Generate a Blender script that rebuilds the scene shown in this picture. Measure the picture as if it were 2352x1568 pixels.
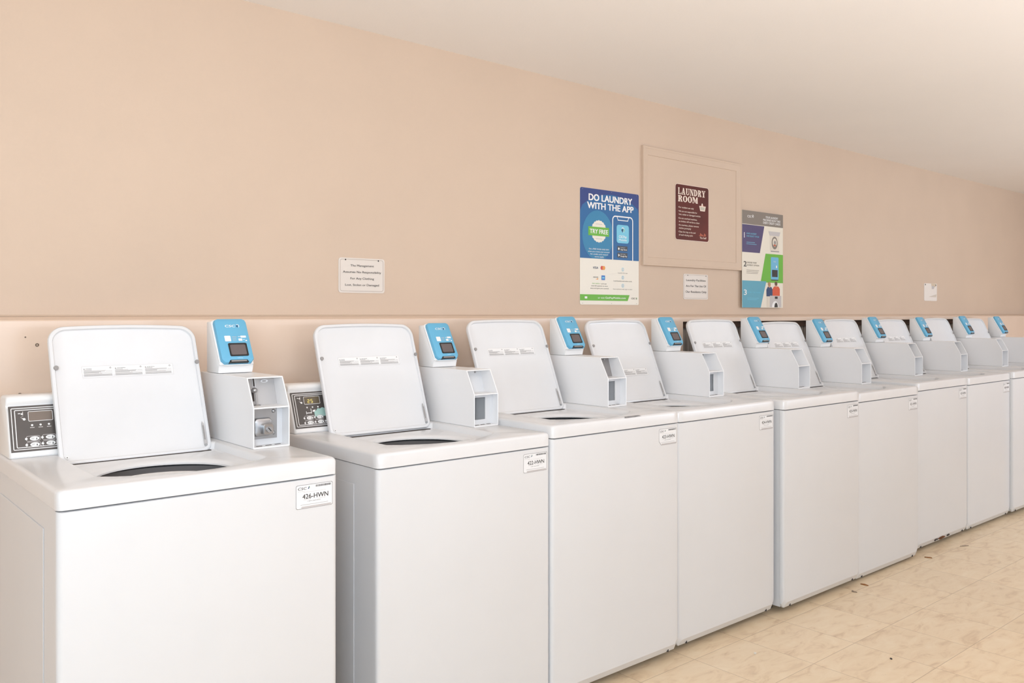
import bpy, bmesh, math, random
from mathutils import Vector, Matrix
random.seed(7)
for o in list(bpy.data.objects): bpy.data.objects.remove(o)
SC = bpy.context.scene; COL = SC.collection
PI = math.pi

# ---------------------------------------------------------------- camera
cam_d = bpy.data.cameras.new('camera'); cam = bpy.data.objects.new('camera', cam_d); COL.objects.link(cam)
cam.location = (0, 0, 1.25)
cam.rotation_euler = (PI/2, 0, math.radians(49.416 - 90))
cam_d.sensor_width = 36; cam_d.lens = 36*1957.4/2352
cam_d.shift_y = -63.7/2352
cam_d.clip_start = 0.02; cam_d.clip_end = 100
SC.camera = cam
# ---------------------------------------------------------------- colour management and light
SC.view_settings.view_transform = 'Standard'; SC.view_settings.look = 'None'
SC.view_settings.gamma = 1; SC.view_settings.use_curve_mapping = False
SC.view_settings.exposure = -0.13
W_ = bpy.data.worlds.new('daylight'); SC.world = W_; W_.use_nodes = True
bg = W_.node_tree.nodes['Background']; bg.inputs[0].default_value = (1.0, .965, .93, 1); bg.inputs[1].default_value = 0.05
def area(name, loc, target, sx, sy, power, col=(1, .97, .93)):
    l = bpy.data.lights.new(name, 'AREA'); l.shape = 'RECTANGLE'; l.size = sx; l.size_y = sy; l.energy = power; l.color = col
    o = bpy.data.objects.new(name, l); COL.objects.link(o); o.location = loc
    o.rotation_euler = (Vector(target)-Vector(loc)).to_track_quat('-Z', 'Y').to_euler()
    return o
area('ceiling_fill', (3.2, -.45, 1.25), (3.2, -.10, 2.3), 8.4, .9, 78, (.925, .945, 1))  # added area fill that brightens the ceiling, no real fitting
area('camera_flash', (-1.3, -1.35, 1.50), (1.9, 2.2, .8), .8, .6, 58, (.74, .865, 1))
area('side_fill', (-5.5, -.6, 1.7), (3, 1.8, 1.1), 2.8, 2.4, 78, (.75, .90, 1))  # added fill from the left for the left-facing sides, not a window
area('near_ceiling_fill', (.9, -.5, 1.45), (.9, .0, 2.3), 2.6, .9, 24, (.93, .94, 1))  # extra fill added to lift the near part of the ceiling
area('gap_fill', (-.12, -.2, 1.36), (2.0, 2.2, .7), .3, .3, 8, (.74, .865, 1))  # added fill that lifts the gap between the nearest washers
area('doorway_daylight', (.8, -2.5, .72), (.8, 2, .75), .95, 1.1, 14, (.76, .88, 1))
area('far_end_light', (7.2, -1.4, 1.6), (7.2, 2.4, 1.2), 1.6, 1.4, 60, (.68, .82, 1))

# ---------------------------------------------------------------- materials
def lin(c):
    def f(v):
        v /= 255.; return v/12.92 if v <= .04045 else ((v+.055)/1.055)**2.4
    return tuple(f(v) for v in c) + (1,)
MATS = {}
def mat(name, rgb, rough=.5, metal=0, spec=.5, coat=0, noise=0, nscale=8, bump=0, bscale=60, emit=None):
    if name in MATS: return MATS[name]
    m = bpy.data.materials.new(name); m.use_nodes = True; MATS[name] = m
    nt = m.node_tree; b = nt.nodes['Principled BSDF']
    b.inputs['Base Color'].default_value = lin(rgb); b.inputs['Roughness'].default_value = rough
    b.inputs['Metallic'].default_value = metal; b.inputs['Specular IOR Level'].default_value = spec
    b.inputs['Coat Weight'].default_value = coat; b.inputs['Coat Roughness'].default_value = .12
    tc = nt.nodes.new('ShaderNodeTexCoord')
    if noise:
        n = nt.nodes.new('ShaderNodeTexNoise'); n.inputs['Scale'].default_value = nscale; n.inputs['Detail'].default_value = 5
        nt.links.new(tc.outputs['Object'], n.inputs['Vector'])
        r = nt.nodes.new('ShaderNodeValToRGB'); c = lin(rgb)
        r.color_ramp.elements[0].position = .3; r.color_ramp.elements[1].position = .7
        r.color_ramp.elements[0].color = tuple(v*(1-noise) for v in c[:3])+(1,)
        r.color_ramp.elements[1].color = tuple(min(1, v*(1+noise)) for v in c[:3])+(1,)
        nt.links.new(n.outputs['Fac'], r.inputs['Fac']); nt.links.new(r.outputs['Color'], b.inputs['Base Color'])
    if bump:
        n2 = nt.nodes.new('ShaderNodeTexNoise'); n2.inputs['Scale'].default_value = bscale; n2.inputs['Detail'].default_value = 3
        nt.links.new(tc.outputs['Object'], n2.inputs['Vector'])
        bp = nt.nodes.new('ShaderNodeBump'); bp.inputs['Strength'].default_value = bump; bp.inputs['Distance'].default_value = .002
        nt.links.new(n2.outputs['Fac'], bp.inputs['Height']); nt.links.new(bp.outputs['Normal'], b.inputs['Normal'])
    if emit:
        b.inputs['Emission Color'].default_value = lin(emit[0]); b.inputs['Emission Strength'].default_value = emit[1]
    return m
M_wall = mat('wall_paint', (213, 190, 169), .55, spec=.3, noise=.02, nscale=3, bump=.25, bscale=160)
M_low = mat('gloss_wall_paint', (234, 210, 190), .22, spec=.5, noise=.02, nscale=4, bump=.15, bscale=25)
M_ceil = mat('ceiling_paint', (248, 243, 238), .7, spec=.2, noise=.012, nscale=1.5, bump=.15, bscale=120)
M_white = mat('white_enamel', (222, 222, 223), .28, spec=.5, noise=.008, nscale=6)
M_top = mat('white_porcelain', (227, 226, 226), .24, spec=.6, noise=.015, nscale=9)
M_plast = mat('white_plastic', (240, 238, 236), .38)
M_box = mat('white_coin_box_paint', (242, 240, 239), .32)
M_seam_shade = mat('dark_seam_and_shade', (70, 62, 58), .8)  # real dark joints, also the painted shade under the lids
M_dark = mat('black_rubber', (32, 31, 31), .6)
M_grey = mat('grey_rubber', (156, 151, 148), .6)
M_steel = mat('brushed_steel', (175, 175, 176), .32, metal=1, noise=.08, nscale=30)
M_zinc = mat('zinc_plate', (170, 171, 173), .42, metal=.75, noise=.06, nscale=18)
M_blue = mat('reader_blue', (104, 178, 212), .35, spec=.5)
M_panel = mat('panel_charcoal', (84, 78, 75), .3)
M_lcd = mat('display_window', (122, 108, 98), .15)
M_ink = mat('print_black', (45, 40, 38), .5)
M_inkg = mat('print_grey', (150, 145, 142), .5)
M_inkl = mat('print_light_grey', (196, 190, 188), .5)
M_pw = mat('print_white', (242, 240, 238), .45)
M_gap = mat('tub_gap', (160, 152, 148), .6)
M_label = mat('label_stock', (234, 234, 235), .35)

# ---------------------------------------------------------------- mesh helpers
def shade(me, ang=32):
    me.shade_smooth(); me.set_sharp_from_angle(angle=math.radians(ang))
class MB:
    def __init__(s): s.bm = bmesh.new(); s.ms = []
    def mi(s, m):
        if m not in s.ms: s.ms.append(m)
        return s.ms.index(m)
    def box(s, x0, x1, y0, y1, z0, z1, m, bev=0, seg=2):
        t = bmesh.new(); bmesh.ops.create_cube(t, size=1)
        for v in t.verts: v.co = Vector(((x0+x1)/2+v.co.x*(x1-x0), (y0+y1)/2+v.co.y*(y1-y0), (z0+z1)/2+v.co.z*(z1-z0)))
        if bev: bmesh.ops.bevel(t, geom=t.edges[:], offset=bev, segments=seg, affect='EDGES', profile=.5)
        s.merge(t, m)
    def merge(s, t, m, M=None):
        i = s.mi(m)
        bmesh.ops.recalc_face_normals(t, faces=t.faces[:])
        mp = {}
        for v in t.verts: mp[v] = s.bm.verts.new(M @ v.co if M else v.co)
        for f in t.faces:
            try:
                nf = s.bm.faces.new([mp[v] for v in f.verts]); nf.material_index = i
            except ValueError: pass
        t.free()
    def prism(s, pts, axis, a, b, m, bev=0, seg=2):
        """closed 2-D outline pushed along an axis from a to b (x: pts are y,z; y: x,z; z: x,y)"""
        t = bmesh.new()
        def P(p, k):
            return Vector((k, p[0], p[1])) if axis == 'x' else Vector((p[0], k, p[1])) if axis == 'y' else Vector((p[0], p[1], k))
        A = [t.verts.new(P(p, a)) for p in pts]; B = [t.verts.new(P(p, b)) for p in pts]; n = len(pts)
        t.faces.new(A); t.faces.new(B)
        for i in range(n): t.faces.new([A[i], A[(i+1) % n], B[(i+1) % n], B[i]])
        if bev: bmesh.ops.bevel(t, geom=t.edges[:], offset=bev, segments=seg, affect='EDGES', profile=.5)
        s.merge(t, m)
    def loft(s, rings, m, cap0=False, cap1=False, closed=True):
        t = bmesh.new(); R = [[t.verts.new(Vector(p)) for p in r] for r in rings]; n = len(R[0])
        for a, b in zip(R, R[1:]):
            for i in range(n if closed else n-1):
                j = (i+1) % n
                try: t.faces.new([a[i], a[j], b[j], b[i]])
                except ValueError: pass
        if cap0: t.faces.new(R[0])
        if cap1: t.faces.new(R[-1])
        s.merge(t, m)
    def cyl(s, p0, p1, r0, r1, m, n=20, cap=True):
        p0 = Vector(p0); p1 = Vector(p1); d = (p1-p0).normalized(); q = d.to_track_quat('Z', 'Y')
        def ring(p, r): return [p + q @ Vector((r*math.cos(2*PI*i/n), r*math.sin(2*PI*i/n), 0)) for i in range(n)]
        s.loft([ring(p0, r0), ring(p1, r1)], m, cap, cap)
    def lathe(s, prof, c, m, n=48):
        s.loft([[(c[0]+r*math.cos(2*PI*i/n), c[1]+r*math.sin(2*PI*i/n), z) for i in range(n)] for r, z in prof], m)
    def dome(s, c, d, r, h, m, n=16):
        c = Vector(c); q = Vector(d).normalized().to_track_quat('Z', 'Y'); rings = []
        for k in range(5):
            a = k/4*PI/2*.98; rr = r*math.cos(a); zz = h*math.sin(a)
            rings.append([c + q @ Vector((rr*math.cos(2*PI*i/n), rr*math.sin(2*PI*i/n), zz)) for i in range(n)])
        s.loft(rings, m, False, True)
    def mesh(s, name, ang=32):
        me = bpy.data.meshes.new(name); s.bm.to_mesh(me); s.bm.free()
        for m in s.ms: me.materials.append(m)
        shade(me, ang); return me
def rrect(x0, x1, y0, y1, r, n=6, rs=None):
    """rounded rectangle outline, counter-clockwise from lower right; rs = four radii (br, tr, tl, bl)"""
    rs = rs or (r, r, r, r); out = []
    for (cx, cy, a0), q in zip(((x1, y0, -90), (x1, y1, 0), (x0, y1, 90), (x0, y0, 180)), rs):
        sx = -1 if cx == x1 else 1; sy = 1 if cy == y0 else -1
        for i in range(n+1):
            a = math.radians(a0+90*i/n); out.append((cx+sx*q+q*math.cos(a), cy+sy*q+q*math.sin(a)))
    return out

TXT = {}
def text_geo(body):
    """outline-font text as flat triangles, scaled to cap height 1 and width 1"""
    k = body
    if k in TXT: return TXT[k]
    cu = bpy.data.curves.new('t', 'FONT'); cu.body = body; cu.size = 1; cu.resolution_u = 3
    ob = bpy.data.objects.new('t', cu); COL.objects.link(ob)
    me = bpy.data.meshes.new_from_object(ob.evaluated_get(bpy.context.evaluated_depsgraph_get()))
    vs = [(v.co.x, v.co.y) for v in me.vertices]; fs = [tuple(p.vertices) for p in me.polygons]
    bpy.data.objects.remove(ob); bpy.data.curves.remove(cu); bpy.data.meshes.remove(me)
    x0 = min(v[0] for v in vs); x1 = max(v[0] for v in vs)
    TXT[k] = ([((x-x0)/(x1-x0), y/.7) for x, y in vs], fs, (x1-x0)/.7); return TXT[k]
class Sheet:
    """a printed panel: x to the right, z up, faces -y; each printed layer lies a hair in front of the last"""
    def __init__(s, w, h, eps=.0003): s.w = w; s.h = h; s.eps = eps; s.v = []; s.f = []; s.m = []; s.ms = []; s.k = 0
    def mi(s, m):
        if m not in s.ms: s.ms.append(m)
        return s.ms.index(m)
    def poly(s, pts, m, layer=1):
        s.k += 1; o = layer*s.eps+(s.k % 18)*s.eps*.045 if layer else 0; b = len(s.v); s.v += [(x, -o, z) for x, z in pts]; s.f.append(tuple(range(b, b+len(pts)))); s.m.append(s.mi(m))
    def rect(s, x0, x1, z0, z1, m, layer=1, r=0):
        s.poly(rrect(x0, x1, z0, z1, r) if r else [(x0, z0), (x1, z0), (x1, z1), (x0, z1)], m, layer)
    def frame(s, x0, x1, z0, z1, t, r, m, layer=1):
        a = rrect(x0, x1, z0, z1, r, 5); q = rrect(x0+t, x1-t, z0+t, z1-t, max(r-t, .0002), 5); n = len(a)
        s.k += 1; y = -(layer*s.eps+(s.k % 18)*s.eps*.045); b = len(s.v); k = s.mi(m)
        s.v += [(x, y, z) for x, z in a]+[(x, y, z) for x, z in q]
        for i in range(n): s.f.append((b+i, b+(i+1) % n, b+n+(i+1) % n, b+n+i)); s.m.append(k)
    def disc(s, cx, cz, r, m, layer=1, n=24, rz=None, wav=0, k=0):
        s.poly([(cx+(r+wav*math.cos(k*2*PI*i/n))*math.cos(2*PI*i/n), cz+((rz or r)+wav*math.cos(k*2*PI*i/n))*math.sin(2*PI*i/n)) for i in range(n)], m, layer)
    def ring(s, cx, cz, r, t, m, layer=1, a0=0, a1=360, n=24):
        s.k += 1; y = -(layer*s.eps+(s.k % 18)*s.eps*.045); b = len(s.v); i = s.mi(m)
        for k in range(n+1):
            A = math.radians(a0+(a1-a0)*k/n); s.v += [(cx+r*math.cos(A), y, cz+r*math.sin(A)), (cx+(r-t)*math.cos(A), y, cz+(r-t)*math.sin(A))]
        for k in range(n): s.f.append((b+2*k, b+2*k+2, b+2*k+3, b+2*k+1)); s.m.append(i)
    def text(s, body, x0, x1, base, cap, m, layer=2, bold=0, slant=0):
        vs, fs, asp = text_geo(body); mi = s.mi(m)
        if x1 is None: x1 = x0 + asp*cap
        d = bold*cap*.9      # heavier weights: the same outline struck several times, a hair apart
        for dx, dz in (((-d, -d*.5), (d, d*.5), (-d, d*.5), (d, -d*.5), (0, 0)) if bold else ((0, 0),)):
            s.k += 1; o = layer*s.eps+(s.k % 18)*s.eps*.045; b = len(s.v)
            s.v += [(x0+dx+x*(x1-x0)+slant*y*cap, -o, base+dz+y*cap) for x, y in vs]
            for f in fs: s.f.append(tuple(b+i for i in f)); s.m.append(mi)
    def ctext(s, body, cx, base, cap, m, layer=2, bold=0, w=None):
        a = text_geo(body)[2]*cap if w is None else w
        s.text(body, cx-a/2, cx+a/2, base, cap, m, layer, bold)
    def slab(s, m, t=.003, r=0, pts=None):
        """the plate itself, thickness t behind the print"""
        pts = pts or (rrect(0, s.w, 0, s.h, r) if r else [(0, 0), (s.w, 0), (s.w, s.h), (0, s.h)])
        s.poly(pts, m, 0); n = len(pts); b = len(s.v); s.v += [(x, t, z) for x, z in pts]; f0 = b-n
        for i in range(n): s.f.append((f0+(i+1) % n, f0+i, b+i, b+(i+1) % n)); s.m.append(s.mi(m))
        s.f.append(tuple(b+n-1-i for i in range(n))); s.m.append(s.mi(m))
    def mesh(s, name):
        me = bpy.data.meshes.new(name); me.from_pydata(s.v, [], s.f)
        for m in s.ms: me.materials.append(m)
        me.polygons.foreach_set('material_index', s.m); me.update(); return me

# ---------------------------------------------------------------- object helpers
def tag(o, label=None, cat=None, group=None, kind=None):
    if label: o['label'] = label
    if cat: o['category'] = cat
    if group: o['group'] = group
    if kind: o['kind'] = kind
    return o
def empty(name, loc): 
    o = bpy.data.objects.new(name, None); o.empty_display_size = .1; COL.objects.link(o); o.location = loc; return o
def obj(name, me, parent=None, loc=(0, 0, 0), rot=(0, 0, 0)):
    o = bpy.data.objects.new(name, me); COL.objects.link(o); o.location = loc; o.rotation_euler = rot
    if parent: o.parent = parent
    return o
CACHE = {}
def cached(key, fn):
    if key not in CACHE: CACHE[key] = fn()
    return CACHE[key]

# ================================================================ THE ROOM
YW, YL, XE, CH = 2.80, 2.70, 8.457, 2.317
XL = -2.6
def floor_mat():
    m = bpy.data.materials.new('vinyl_floor_tile'); m.use_nodes = True; nt = m.node_tree; b = nt.nodes['Principled BSDF']
    g = nt.nodes.new('ShaderNodeNewGeometry'); sp = nt.nodes.new('ShaderNodeSeparateXYZ'); nt.links.new(g.outputs['Position'], sp.inputs[0])
    def mth(op, a, bb=None):
        n = nt.nodes.new('ShaderNodeMath'); n.operation = op
        for i, v in enumerate((a, bb)):
            if v is None: continue
            if isinstance(v, (int, float)): n.inputs[i].default_value = v
            else: nt.links.new(v, n.inputs[i])
        return n.outputs[0]
    fx = mth('DIVIDE', mth('SUBTRACT', sp.outputs[0], 2.80), .2935); fy = mth('DIVIDE', mth('SUBTRACT', sp.outputs[1], 1.611), .30)
    def edge(f):
        fr = mth('FRACT', f); return mth('MULTIPLY', mth('MINIMUM', fr, mth('SUBTRACT', 1.0, fr)), .3)
    d = mth('MINIMUM', edge(fx), edge(fy)); line = mth('LESS_THAN', d, .0013)
    cell = nt.nodes.new('ShaderNodeCombineXYZ'); nt.links.new(mth('FLOOR', fx), cell.inputs[0]); nt.links.new(mth('FLOOR', fy), cell.inputs[1])
    wn = nt.nodes.new('ShaderNodeTexWhiteNoise'); nt.links.new(cell.outputs[0], wn.inputs['Vector'])
    mp = nt.nodes.new('ShaderNodeMapping'); nt.links.new(g.outputs['Position'], mp.inputs[0]); mp.inputs['Scale'].default_value = (5, 13, 1)
    add = nt.nodes.new('ShaderNodeVectorMath'); add.operation = 'ADD'; nt.links.new(mp.outputs[0], add.inputs[0]); nt.links.new(wn.outputs['Color'], add.inputs[1])
    n = nt.nodes.new('ShaderNodeTexNoise'); n.inputs['Scale'].default_value = 1.6; n.inputs['Detail'].default_value = 8; n.inputs['Roughness'].default_value = .62; n.inputs['Distortion'].default_value = .8
    nt.links.new(add.outputs[0], n.inputs['Vector'])
    r = nt.nodes.new('ShaderNodeValToRGB'); nt.links.new(n.outputs['Fac'], r.inputs['Fac'])
    e = r.color_ramp.elements; e[0].position = .25; e[0].color = lin((208, 178, 144)); e[1].position = .47; e[1].color = lin((233, 209, 176))
    x = e.new(.75); x.color = lin((240, 220, 190))
    hs = nt.nodes.new('ShaderNodeHueSaturation'); nt.links.new(r.outputs['Color'], hs.inputs['Color'])
    nt.links.new(mth('ADD', .97, mth('MULTIPLY', wn.outputs['Value'], .06)), hs.inputs['Value'])
    sc = nt.nodes.new('ShaderNodeTexNoise'); sc.inputs['Scale'].default_value = 1.0; sc.inputs['Detail'].default_value = 6; sc.inputs['Roughness'].default_value = .7
    mp2 = nt.nodes.new('ShaderNodeMapping'); nt.links.new(g.outputs['Position'], mp2.inputs[0]); mp2.inputs['Scale'].default_value = (14, 40, 1); mp2.inputs['Rotation'].default_value = (0, 0, .5)
    nt.links.new(mp2.outputs[0], sc.inputs['Vector'])
    sr = nt.nodes.new('ShaderNodeValToRGB'); nt.links.new(sc.outputs['Fac'], sr.inputs['Fac']); sr.color_ramp.elements[0].position = .27; sr.color_ramp.elements[0].color = (1, 1, 1, 1); sr.color_ramp.elements[1].position = .33; sr.color_ramp.elements[1].color = (0, 0, 0, 1)
    mx0 = nt.nodes.new('ShaderNodeMix'); mx0.data_type = 'RGBA'; nt.links.new(mth('MULTIPLY', sr.outputs['Color'], .45), mx0.inputs[0])
    nt.links.new(hs.outputs[0], mx0.inputs[6]); mx0.inputs[7].default_value = lin((150, 118, 88))
    mx = nt.nodes.new('ShaderNodeMix'); mx.data_type = 'RGBA'; nt.links.new(mth('MULTIPLY', line, .5), mx.inputs[0])
    nt.links.new(mx0.outputs[2], mx.inputs[6]); mx.inputs[7].default_value = lin((150, 118, 86))
    nt.links.new(mx.outputs[2], b.inputs['Base Color']); b.inputs['Roughness'].default_value = .38
    bp = nt.nodes.new('ShaderNodeBump'); bp.inputs['Strength'].default_value = .2; bp.inputs['Distance'].default_value = .002; nt.links.new(n.outputs['Fac'], bp.inputs['Height']); nt.links.new(bp.outputs['Normal'], b.inputs['Normal'])
    return m
def struct(name, fn, label=None):
    b = MB(); fn(b); o = obj(name, b.mesh(name)); o['kind'] = 'structure'
    if label: o['label'] = label
    return o
M_floor = floor_mat()
struct('floor', lambda b: b.box(XL, XE+.1, -2.6, 3.0, -.06, 0, M_floor))
struct('ceiling', lambda b: b.box(XL, XE+.1, -2.6, 3.0, CH, CH+.08, M_ceil))
NX0, NX1, LB = 3.447, 7.08, 1.210        # niche behind the far washers, underside of the ledge board
def back(b):
    b.box(XL, XE+.1, YW, YW+.1, 1.225, CH, M_wall)
struct('wall_back', back)
def backlow(b):
    b.box(XL, NX0, YL, YW+.1, 0, LB, M_low); b.box(NX1, XE, YL, YW+.1, 0, LB, M_low)
    b.box(NX0, NX1, YL, YW+.1, 0, .55, M_low)
struct('wall_back_lower', backlow)
def wood_mat():
    m = mat('weathered_plywood', (132, 122, 112), .8); nt = m.node_tree; b = nt.nodes['Principled BSDF']
    tc = nt.nodes.new('ShaderNodeTexCoord'); mp = nt.nodes.new('ShaderNodeMapping'); mp.inputs['Scale'].default_value = (30, 30, 1.5)
    n = nt.nodes.new('ShaderNodeTexNoise'); n.inputs['Detail'].default_value = 6; r = nt.nodes.new('ShaderNodeValToRGB')
    r.color_ramp.elements[0].color = lin((88, 76, 66)); r.color_ramp.elements[1].color = lin((170, 160, 150)); r.color_ramp.elements[0].position = .3; r.color_ramp.elements[1].position = .7
    nt.links.new(tc.outputs['Object'], mp.inputs[0]); nt.links.new(mp.outputs[0], n.inputs['Vector']); nt.links.new(n.outputs['Fac'], r.inputs[0]); nt.links.new(r.outputs[0], b.inputs['Base Color'])
    return m
M_ply = wood_mat()
M_joist = mat('dark_framing', (84, 60, 44), .8, noise=.2, nscale=20)
def niche(b):
    b.box(NX0, NX1, 2.757, 2.79, .551, LB-.0005, M_ply)
    b.box(NX0+.001, NX1-.001, 2.735, 2.757, 1.178, LB-.001, M_joist)
struct('wall_niche', niche)
def ledge(b):
    b.prism([(YL-.0005, LB), (YL-.0005, 1.229), (YL+.003, 1.232), (YW-.001, 1.243), (YW-.001, LB)], 'x', XL, XE, M_low)
struct('trim_1', ledge)
struct('trim_2', lambda b: b.prism([(YW-.010, 1.2425), (YW-.0085, 1.2445), (YW-.004, 1.246), (YW, 1.2465), (YW, 1.2425)], 'x', XL, XE, M_wall))
struct('wall_right', lambda b: b.box(XE, XE+.1, -2.6, 3.0, 0, CH, M_wall))
struct('wall_front', lambda b: (b.box(2.6, XE, -2.7, -2.6, 0, .55, M_wall), b.box(2.6, XE, -2.7, -2.6, 2.1, CH, M_wall), b.box(2.6, 4.0, -2.7, -2.6, .55, 2.1, M_wall), b.box(6.4, XE, -2.7, -2.6, .55, 2.1, M_wall)))
struct('baseboard_right', lambda b: b.box(XE-.012, XE, -2.6, YL-.03, 0, .1, M_wall, .002))

# ================================================================ THE WASHERS
WW, DP, BB, T, PB = .632, .66, .847, .889, .0238
def m_front():
    b = MB(); n = 5
    def ring(ins, bot, y):
        z0, z1 = PB+bot, BB-.0015-ins*.3; c = .014
        return [(ins+c, y, z0), (WW-ins-c, y, z0), (WW-ins, y, z0+c*1.3), (WW-ins, y, z1), (ins, y, z1), (ins, y, z0+c*1.3)]
    R = [ring(0, 0, .020), ring(0, 0, .012)]
    for k in range(1, n+1):
        a = k/n*PI/2; q = 1-math.sin(a) if k < n else 0
        R.append(ring(.012*(1-math.cos(a)), .024*(1-q), .012*q))
    b.loft(R, M_white, True, True)
    for x in (.055, WW-.055):       # the two small notches in the bottom flange
        b.prism([(x-.001, PB+.001), (x+.003, PB+.001), (x+.0035, PB+.010)], 'y', .0050, .013, M_seam_shade)
    return b.mesh('front_panel', 19)
def m_cabinet():
    b = MB(); y0 = .0215
    z0, z1 = PB+.004, BB-.0015          # open-topped shell of four panels and a floor pan
    b.box(.003, .006, y0, DP-.01, z0, z1, M_white); b.box(WW-.006, WW-.003, y0, DP-.01, z0, z1, M_white)
    b.box(.0055, WW-.0055, y0, y0+.003, z0, z1, M_white); b.box(.0055, WW-.0055, DP-.013, DP-.01, z0, z1, M_white); b.box(.0055, WW-.0055, y0+.0025, DP-.0125, z0, z0+.003, M_white)
    # pressed service outline on both sides
    for x0, x1 in ((.0015, .003), (WW-.003, WW-.0015)):
        b.box(x0, x1, .127, .60, .10, .79, M_white, .0012, 1)
    for a in ((.006, .009, .012, DP-.012), (WW-.009, WW-.006, .012, DP-.012), (.0085, WW-.0085, .012, .0215), (.0085, WW-.0085, DP-.015, DP-.012)): b.box(*a, BB-.003, BB+.003, M_seam_shade)
    return b.mesh('cabinet')
def ray(poly, c, a):
    dx, dy = math.cos(a), math.sin(a); best = 9
    for (x0, y0), (x1, y1) in zip(poly, poly[1:]+poly[:1]):
        ex, ey = x1-x0, y1-y0; den = dx*ey-dy*ex
        if abs(den) < 1e-9: continue
        t = ((x0-c[0])*ey-(y0-c[1])*ex)/den; u = ((x0-c[0])*dy-(y0-c[1])*dx)/den
        if t > 0 and -1e-6 <= u <= 1+1e-6: best = min(best, t)
    return best
WELL = []
for i in range(13): 
    t = i/12; WELL.append((.105+.395*t, .118-.075*math.sin(PI*t)**.8))
WELL += [(.50, .30), (.50, .452), (.49, .462), (.115, .462), (.105, .452), (.105, .30)]
HC = (.292, .222); HR = .160
def m_top():
    b = MB(); n = 160
    angs = sorted([2*PI*i/n for i in range(n)] + [math.atan2(y-HC[1], x-HC[0]) % (2*PI) for x, y in ((0.004, .004), (WW-.004, .004), (WW-.004, DP-.004), (.004, DP-.004), (.105, .452), (.50, .452))])
    def loop(poly, z, grow=0):
        out = []
        for a in angs:
            r = ray(poly, HC, a)+grow; out.append((HC[0]+r*math.cos(a), HC[1]+r*math.sin(a), z))
        return out
    def rr(ins): return rrect(ins, WW-ins, ins-.002, DP-ins, .014)
    def circ(r, z): return [(HC[0]+r*math.cos(a), HC[1]+r*math.sin(a), z) for a in angs]
    R = [loop(rr(.004), BB+.0010), loop(rr(0), BB+.0010), loop(rr(0), T-.010), loop(rr(.0012), T-.005), loop(rr(.004), T-.0018), loop(rr(.009), T)]
    R += [loop(WELL, T, .004), loop(WELL, T-.0012, 0), loop(WELL, T-.006, -.004), loop(WELL, T-.019, -.007), loop(WELL, T-.0225, -.013)]
    # inner funnel: shrinks from the well floor to the round mouth
    def mixr(k, z):
        A = loop(WELL, 0, -.013); out = []
        for p, a in zip(A, angs):
            r0 = math.hypot(p[0]-HC[0], p[1]-HC[1]); r1 = min(HR+.018, r0-.001); r = r0+(r1-r0)*k
            out.append((HC[0]+r*math.cos(a), HC[1]+r*math.sin(a), z))
        return out
    R += [mixr(1, T-.0235)]
    def mouth(k, z):
        A = mixr(1, 0); out = []
        for p, a in zip(A, angs):
            r0 = math.hypot(p[0]-HC[0], p[1]-HC[1]); r1 = min(HR, r0-.004); r = r0+(r1-r0)*k
            out.append((HC[0]+r*math.cos(a), HC[1]+r*math.sin(a), z))
        return out
    R += [mouth(.45, T-.0250), mouth(.8, T-.0280), mouth(1, T-.0325), mouth(1, T-.0365), mouth(.6, T-.038)]
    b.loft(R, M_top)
    b.box(.112, .486, .4440, .4600, T-.0226, T-.0204, M_seam_shade)  # dark strip standing in for the shadow line under the lid
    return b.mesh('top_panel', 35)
def m_tub():
    b = MB(); c = HC
    b.lathe([(.215, T-.050), (.200, T-.068), (.150, T-.072), (.141, T-.078)], c, M_gap)
    b.lathe([(.141, T-.078), (.140, T-.056), (.136, T-.050), (.112, T-.053), (.108, T-.060), (.110, T-.10), (.20, T-.13), (.20, T-.45), (.03, T-.46)], c, M_plast)
    return b.mesh('tub', 40)
def m_agit():
    b = MB(); c = HC
    b.lathe([(.012, T-.09), (.035, T-.092), (.045, T-.11), (.05, T-.2), (.075, T-.32), (.14, T-.42), (.14, T-.45)], c, M_plast, 32)
    return b.mesh('agitator', 40)
LW, LL = .385, .379
def m_lid():
    """local: x across, z up the lid, faces -y; hinge along the bottom"""
    b = MB(); n = 8
    def out(ins, y):
        r = .040-ins*.6; rb = .022-ins*.4; x0, x1, z0, z1 = ins, LW-ins, ins, LL-ins-.006
        pts = []
        for (cx, cz, a0, q) in ((x1, z0, -90, rb), (x1, z1, 0, r), (x0, z1, 90, r), (x0, z0, 180, rb)):
            sx = -1 if cx == x1 else 1; sz = 1 if cz == z0 else -1
            for i in range(n+1):
                a = math.radians(a0+90*i/n); pts.append([cx+sx*q+q*math.cos(a), cz+sz*q+q*math.sin(a)])
            if a0 == 0:
                for i in range(1, 12): pts.append([x1-q-(x1-x0-2*q)*i/12, z1])
        res = []
        for x, z in pts:
            if z > LL*.6: z += .007*(1-((x-LW/2)/(LW/2))**2)*(z-LL*.6)/(LL*.4)      # crowned top edge
            res.append((x, y, z))
        return res
    def inner(ins, y):       # the pressed inner face: deep rim at the top, fading below the bumpers
        res = []
        for x, yy, z in out(ins, y):
            res.append((x, y if z > LL*.62 else y*.55-.0008, z))
        return res
    R = [out(.006, .018), out(.001, .014), out(0, .008), out(0, .004), out(.002, .0008), out(.006, -.0005), out(.0095, .0), inner(.0115, .0070), inner(.0150, .0085)]
    b.loft(R, M_top, True, True)
    me = b.mesh('lid', 38); return me
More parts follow.
